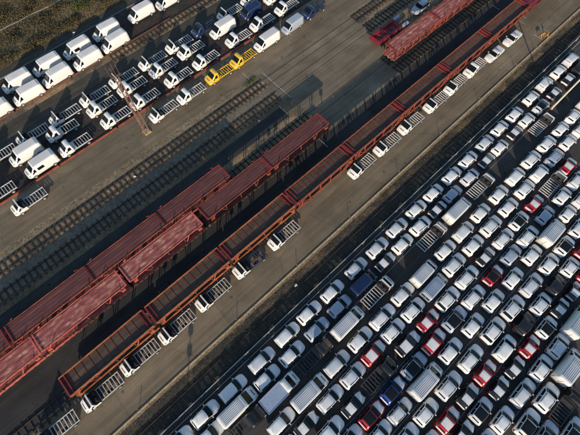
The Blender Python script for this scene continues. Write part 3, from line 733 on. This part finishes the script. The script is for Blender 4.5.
# ------------------------------------------------------------------ wagons
def wheelsets(root, L, n=2):
    for x in (-L/2+2.0, L/2-2.0):
        o = MB(); o.cyl((0, -.72, 0), (0, .72, 0), .08, k=6)
        ax = o.build('wheelset', 'rail', root, loc=(x, 0, .69))
        for s in (-1, 1):
            q = MB(); q.cyl((0, s*.69, 0), (0, s*.80, 0), .45, k=16); q.build('wheel', 'rail', ax)
            q = MB(); q.box(-.5, .5, s*.98-.06, s*.98+.06, -.15, .25); q.build('axle_box', 'rust', ax)
def make_wagon(name, L, deck, steel, edge, zu=3.3, parapet=.45, bars=10, brace='ends', width=2.9):
    root = empty(name); tag(root, 'wagon', 'railway wagon'); h = L/2-.15; W = width/2
    b = MB(); b.box(-h, h, -W+.1, W-.1, 1.05, 1.22); b.box(-h, h, -.2, .2, .8, 1.05); b.build('lower_deck', 'deck_brown' if deck == 'deck_brown' else deck, root)
    for s in (-1, 1):
        b = MB(); b.box(-h, h, s*(W-.03)-.07, s*(W-.03)+.07, 1.0, 1.34); b.build('sole_bar', edge, root)
    b = MB(); b.box(-h, h, -W+(.08 if parapet > .3 else .2), W-(.08 if parapet > .3 else .2), zu-.1, zu); b.build('upper_deck', deck, root)
    if bars:
        b = MB()
        for i in range(bars): x = -h+(i+.7)*(2*h/(bars+.4)); b.box(x-.03, x+.03, -W+.1, W-.1, zu, zu+.05)
        b.build('cross_ribs', 'redsteel', root)
    for s in (-1, 1):
        b = MB()
        if parapet > .3:
            b.box(-h, h, s*W-.05, s*W+.05, zu-.22, zu-.02); b.box(-h, h, s*W-.05, s*W+.05, zu+parapet-.09, zu+parapet)
            q = MB(); q.box(-h, h, s*W-.02, s*W+.02, zu-.02, zu+parapet-.1); q.build('side_panel', 'rust', root)
        else:
            b.box(-h, h, s*W-.045, s*W+.045, zu-.12, zu+.06)
        b.build('side_rail', edge, root)
    for s in (-1, 1):
        b = MB(); b.box(s*h-.1, s*h+.1, -W, W, zu-.12, zu+max(.14, parapet*.6)); 
        if parapet > .3: b.box(s*(h-.6)-.07, s*(h-.6)+.07, -W+.1, W-.1, zu+.01, zu+.22)
        b.build('end_beam', 'redsteel' if edge != 'pinksteel' else 'pinksteel', root)
    n = 6 if brace == 'heavy' else 5
    tp = .07 if brace == 'heavy' else .05
    for i in range(n):
        x = -h+.5+i*(2*h-1)/(n-1)
        for s in (-1, 1):
            b = MB(); b.box(x-tp, x+tp, s*(W+.02)-.05, s*(W+.02)+.05, 1.1, zu+(.1 if parapet > .3 else -.2)); b.build('post', edge if brace == 'heavy' else 'rust', root)
    for s in (-1, 1):
        for e in (-1, 1):
            if brace != 'heavy' and s > 0: continue
            b = MB()
            if brace == 'heavy': b.bar((e*(h-.3), s*(W+.12), zu+parapet*.5), (e*(h-2.6), s*(W+.14), 1.15), .11)
            else: b.bar((e*(h-2.6), s*(W+.05), zu-.15), (e*(h-3.3), s*(W+.18), 2.2), .09)
            if brace == 'heavy':
                b.bar((e*(h-1.0), s*(W+.2), zu+.1), (e*(h-3.4), s*(W+.22), 1.15), .10)
            b.build('brace', edge, root)
    for s in ((-1, 1) if parapet > .4 else ()):
        b = MB(); b.bar((-h+.3, s*(W+.24), 2.1), (h-.3, s*(W+.24), 2.1), .09, .12)
        for i in range(5): x = -h+1+i*(2*h-2)/4; b.bar((x, s*(W+.24), 2.1), (x, s*(W+.0), 1.3), .05)
        b.build('handrail', edge, root)
    # ratchet brackets and buffers at the ends
    for e in (-1, 1):
        for s in (-1, 1):
            b = MB(); b.box(e*(h-.7)-.28, e*(h-.7)+.28, s*(W+.22)-.16, s*(W+.22)+.16, zu-.55, zu-.2); b.bar((e*(h-.7), s*(W+.3), zu-.3), (e*(h-1.4), s*(W+.15), zu+(.25 if parapet > .3 else .42)), .09); b.build('bracket', edge, root)
            b = MB(); b.cyl((e*h, s*.85, 1.05), (e*(h+.12), s*.85, 1.05), .2, k=10); b.build('buffer', 'rust', root)
    wheelsets(root, L)
    return root
w4 = make_wagon('car_carrier_wagon', 13.05, 'deck_brown', 'redsteel', 'orange_light', 3.35, .45, 11, 'ends', 2.85)
w4b = make_wagon('car_carrier_wagon', 13.05, 'deck_brown', 'redsteel', 'orange', 3.35, .45, 14, 'heavy', 2.85)
xs = [-15.1, -1.85, 11.3, 24.5, 37.5, 50.4, 63.4, 76.2]
for i, x in enumerate(xs): place(w4 if i < 3 else w4b, (x, 18.35, 0), 0, 'orange edged car carrier wagon with brown deck, %s from the left of its train' % ORD[i+1], 'car carrier wagons beside the road')
w2 = make_wagon('car_carrier_wagon', 12.7, 'deck_red', 'redsteel', 'orange', 3.3, .12, 0, 'ends', 2.8)
for i, (x, y) in enumerate([(-30.4, 29.3), (-17.4, 29.3), (-5.0, 29.3), (7.4, 29.3)]): place(w2, (x, y, 0), 0, 'dark red flat deck wagon, %s from the left on the upper wagon track' % ORD[i+1], 'dark red wagons')
for i, (x, y) in enumerate([(12.9, 25.75), (26.1, 25.75)]): wz = place(w2, (x, y, 0), 0, 'dark red flat deck wagon, %s of two right of the faded wagons' % ('left' if i == 0 else 'right'), 'dark red wagons'); wz.scale = (1.045, 1, 1)
w3 = make_wagon('car_carrier_wagon', 13.3, 'deck_pink', 'pinksteel', 'pinksteel', 3.3, .12, 0, 'ends', 2.85)
for i, x in enumerate([-28.3, -14.9, -1.2]): place(w3, (x, 25.75, 0), 0, 'faded pink weathered wagon, %s from the left below the dark red ones' % ORD[i+1], 'faded pink wagons')
w5 = make_wagon('car_carrier_wagon', 13.0, 'deck_pink', 'pinksteel', 'orange', 3.3, .12, 0, 'heavy', 2.85)
for i, (x, y) in enumerate([(60.0, 28.4), (73.0, 28.2), (86.0, 27.9)]): place(w5, (x, y, 0), -.01, 'faded red wagon with orange braces, %s from the left at top' % ORD[i+1], 'wagons at the top edge')
# crimson wagon following the orange train
w6 = make_wagon('car_carrier_wagon', 13.0, 'deck_pink', 'crimson', 'crimson', 3.3, .3, 6, 'ends', 2.85)
w6.location = (89.2, 18.35, 0); w6['label'] = 'crimson wagon coupled behind the orange edged train at top right'
for o in w6.children:
    if o.name.startswith('upper_deck'): o.data.materials[0] = MT['crimson']
# low crimson trailer
t = empty('flat_trailer', (58.9, 33.3, 0)); tag(t, 'low crimson trailer with raised sides above the pink wagons', 'trailer')
b = MB(); b.box(-3.9, 3.4, -1.35, 1.35, .7, .85); b.build('deck', 'crimson', t)
for s in (-1, 1):
    b = MB(); b.box(-3.6, 3.0, s*1.1-.28, s*1.1+.28, .85, 1.25); b.build('side_box', 'crimson', t)
    b = MB(); b.box(3.25, 5.0, s*1.2-.28, s*1.2+.28, .8, 1.1); b.build('ramp', 'tarp', t)
b = MB(); b.box(-4.0, -3.85, -1.4, 1.4, .6, 1.5); b.build('headboard', 'crimson', t)
for i in range(5):
    b = MB(); b.box(-3.6+i*1.5, -3.45+i*1.5, -.9, .9, .85, 1.0); b.build('cross_member', 'redsteel', t)
for x in (-2.8, 0, 2.6):
    for s in (-1, 1): b = MB(); b.cyl((x, s*1.25, .45), (x, s*.95, .45), .45, k=14); b.build('wheel', 'tyre', t)

# red edge beam along the loading area
b = MB()
x = -17
for k in range(5):
    b = MB(); b.box(x, x+11.3, 50.80, 50.93, .0, .26); b.box(x, x+11.3, 50.93, 51.05, .2, .23)
    o = b.build('edge_beam', 'beam'); tag(o, 'low rusty orange edge beam beside the upper road, %s from the left' % ORD[k+1], 'edge beam', 'edge beams along the upper road'); x += 11.6
x = -17
for k in range(4):
    b = MB(); b.box(x, x+11.2, 66.45, 66.62, .0, .35)
    o = b.build('edge_beam', 'rust'); tag(o, 'low rusty brown edge beam below the panel vans, %s from the left' % ORD[k+1], 'edge beam', 'edge beams below the panel vans'); x += 11.6

# ------------------------------------------------------------------ masts, posts, barrier
t = empty('lattice_mast', (9.35, 46.6, 0)); tag(t, 'tall rusty lattice mast rising over the trucks beside the upper road', 'mast')
b = MB(); HT = 13.6
def cw(z): return .42-.14*z/HT
for sx in (-1, 1):
    for sy in (-1, 1): b.bar((sx*cw(0), sy*cw(0), 0), (sx*cw(HT), sy*cw(HT), HT), .08)
z = 0; k = 0
while z < HT-.9:
    z2 = z+.95; a, c = cw(z), cw(z2)
    for (p, q) in (((-1,-1),(1,-1)), ((1,-1),(1,1)), ((1,1),(-1,1)), ((-1,1),(-1,-1))):
        if k % 2: p, q = q, p
        b.bar((p[0]*a, p[1]*a, z), (q[0]*c, q[1]*c, z2), .045)
        b.bar((p[0]*c, p[1]*c, z2), (q[0]*c, q[1]*c, z2), .05)
    z = z2; k += 1
b.build('lattice_tower', 'lattice', t)
b = MB(); b.box(-.6, .6, -.6, .6, 0, .2); b.build('foundation', 'concrete', t)
b = MB()
for i in range(4): b.cyl((-.6+.4*i, .2*(-1)**i, HT-.2), (-.7+.47*i, .25*(-1)**i, HT+2.0), .025, k=5)
b.bar((-.9, 0, HT), (.9, 0, HT), .07)
b.build('aerial_rods', 'lattice', t)
for i, (x, y, hgt, lab) in enumerate([(67.4, 0, 16, 'tall cream lamp mast among the cars at right edge')]):
    t = empty('lamp_mast', (x, y, 0)); tag(t, lab, 'lamp post')
    b = MB(); b.cyl((0,0,0), (0,0,hgt), .17, .09, 10); b.build('pole', 'cream', t)
    b = MB(); b.cyl((0,0,0), (0,0,.35), .3, .26, 10); b.build('base', 'concrete', t)
    for s in (-1, 1): b = MB(); b.bar((0, 0, hgt), (s*1.1, 0, hgt+.1), .07); b.box(s*1.2-.35, s*1.2+.35, -.15, .15, hgt+.05, hgt+.2); b.build('lamp_head', 'galv', t)
t = empty('lamp_post', (-19.8, -2.2, 0)); tag(t, 'double headed lamp post whose shadow crosses the lower road', 'lamp post')
b = MB(); b.cyl((0,0,0), (0,0,6.8), .09, .06, 8); b.build('pole', 'galv', t)
for z in (5.2, 6.0): b = MB(); b.cyl((0,0,z), (0,0,z+.32), .36, .36, 12); b.build('lamp_head', 'galv', t)
# bollards along the kerb
for i, x in enumerate([-17, 0, 12, 23.7, 36, 47.4, 59, 71, 78]):
    t = empty('bollard', (x, 10.5, 0)); tag(t, 'thin grey marker post on the kerb, %s from lower left' % ORD[i+1], 'marker post', 'marker posts along the kerb')
    b = MB(); b.cyl((0,0,0), (0,0,.8), .035, k=8); b.build('shaft', 'post', t)
    b = MB(); b.cyl((0,0,.7), (0,0,.84), .05, k=8); b.build('cap', 'galv', t)
# steel barrier beside the car park, in sections
x = -26; i = 0
while x < 100:
    t = empty('crash_barrier', (x, 6.0, 0)); i += 1
    tag(t, 'galvanised crash barrier section beside the car park, %s from lower left' % ORD[i], 'crash barrier', 'crash barrier sections')
    b = MB(); b.box(0, 11.96, -.03, .03, .62, .74); b.box(0, 11.96, .03, .06, .50, .62); b.box(0, 11.96, -.03, .03, .38, .50); b.box(0, 11.96, -.08, .05, .74, .77); b.build('rail', 'galv', t)
    for k in range(4): b = MB(); b.box(.2+k*3.9, .32+k*3.9, -.14, -.035, 0, .72); b.build('post', 'galv', t)
    x += 12
x = -26; i = 0
while x < 100:
    b = MB(); b.cyl((x, 5.25, .2), (x+23.9, 5.25, .2), .05, k=6)
    for k in range(6): b.box(x+.3+k*4.6, x+.4+k*4.6, 5.2, 5.3, 0, .18)
    i += 1; tag(b.build('low_pipe_rail', 'galv'), 'low pipe rail between barrier and first car row, %s from lower left' % ORD[i], 'pipe rail', 'low pipe rails'); x += 24
# barrier trestles on the far road
for i, (x, y, lab) in enumerate([(81.9, 11.4, 'orange-yellow trestle sign on the lower road, the left one'), (83.0, 10.9, 'orange-yellow trestle sign beside the kerb, the right one')]):
    t = empty('trestle_sign', (x, y, 0), .6*i); tag(t, lab, 'sign')
    b = MB(); b.box(-.55, .55, -.03, .03, .55, .85); b.build('board', 'sign_yellow', t)
    for s in (-1, 1):
        b = MB(); b.bar((s*.45, -.3, 0), (s*.45, 0, .8), .05); b.bar((s*.45, .3, 0), (s*.45, 0, .8), .05); b.build('leg', 'sign_yellow', t)
# pale scraps of plastic lying about
for i, (x, y, lab) in enumerate([(2.6, 40.3, 'pale blue scrap lying between the rails of the upper track'), (25.6, 34.7, 'white scrap on the gravel below the upper tracks'), (12.4, 76.4, 'white scrap on the dark strip above the vans'), (9.8, 8.3, 'pale scrap beside the track below the kerb'), (3.0, 90.0, 'pale scrap in the dry grass near the footpath')]):
    b = MB(); n = 6; rs = random.Random(i)
    b.v = [(.22*(a-n/2)/n*2+rs.uniform(-.04,.04), .16*(c-n/2)/n*2+rs.uniform(-.04,.04), .12+rs.uniform(-.07,.12)) for a in range(n+1) for c in range(n+1)]
    b.f = [(a*(n+1)+c, (a+1)*(n+1)+c, (a+1)*(n+1)+c+1, a*(n+1)+c+1) for a in range(n) for c in range(n)]
    tag(b.build('scrap', 'film', loc=(x, y, (hz(x, y) if y > 77 else 0)+.02)), lab, 'litter')
# weeds at the track ends
b = MB()
for i in range(350):
    x = random.gauss(30.5, .8); y = random.gauss(42.8, .3); leaf(b, x, y, random.uniform(.02, .2), random.uniform(.05, .13))
tag(b.build('weeds', bush_gr), 'green weeds at the end of the sleepered track', 'weeds', kind='stuff')
b = MB()
for i in range(9000):
    x = random.uniform(-30, 100); y = random.choice((random.gauss(9.3, .35), random.gauss(42.9, .4) if x < 31 else random.gauss(9.3, .3), random.gauss(5.6, .15)))
    leaf(b, x, y, random.uniform(.01, .08), random.uniform(.03, .09))
tag(b.build('dry_weeds', grassm('dry_weed_blades', (.10,.08,.035), (.26,.19,.09))), 'sparse dry weeds along kerb and verge', 'weeds', kind='stuff')
# remove prototypes that no vehicle used
for o in list(col.objects):
    if o.parent is None and o.get('label') in ('car', 'van', 'truck', 'wagon', 'pickup'):
        for ch in list(o.children_recursive): bpy.data.objects.remove(ch)
        bpy.data.objects.remove(o)
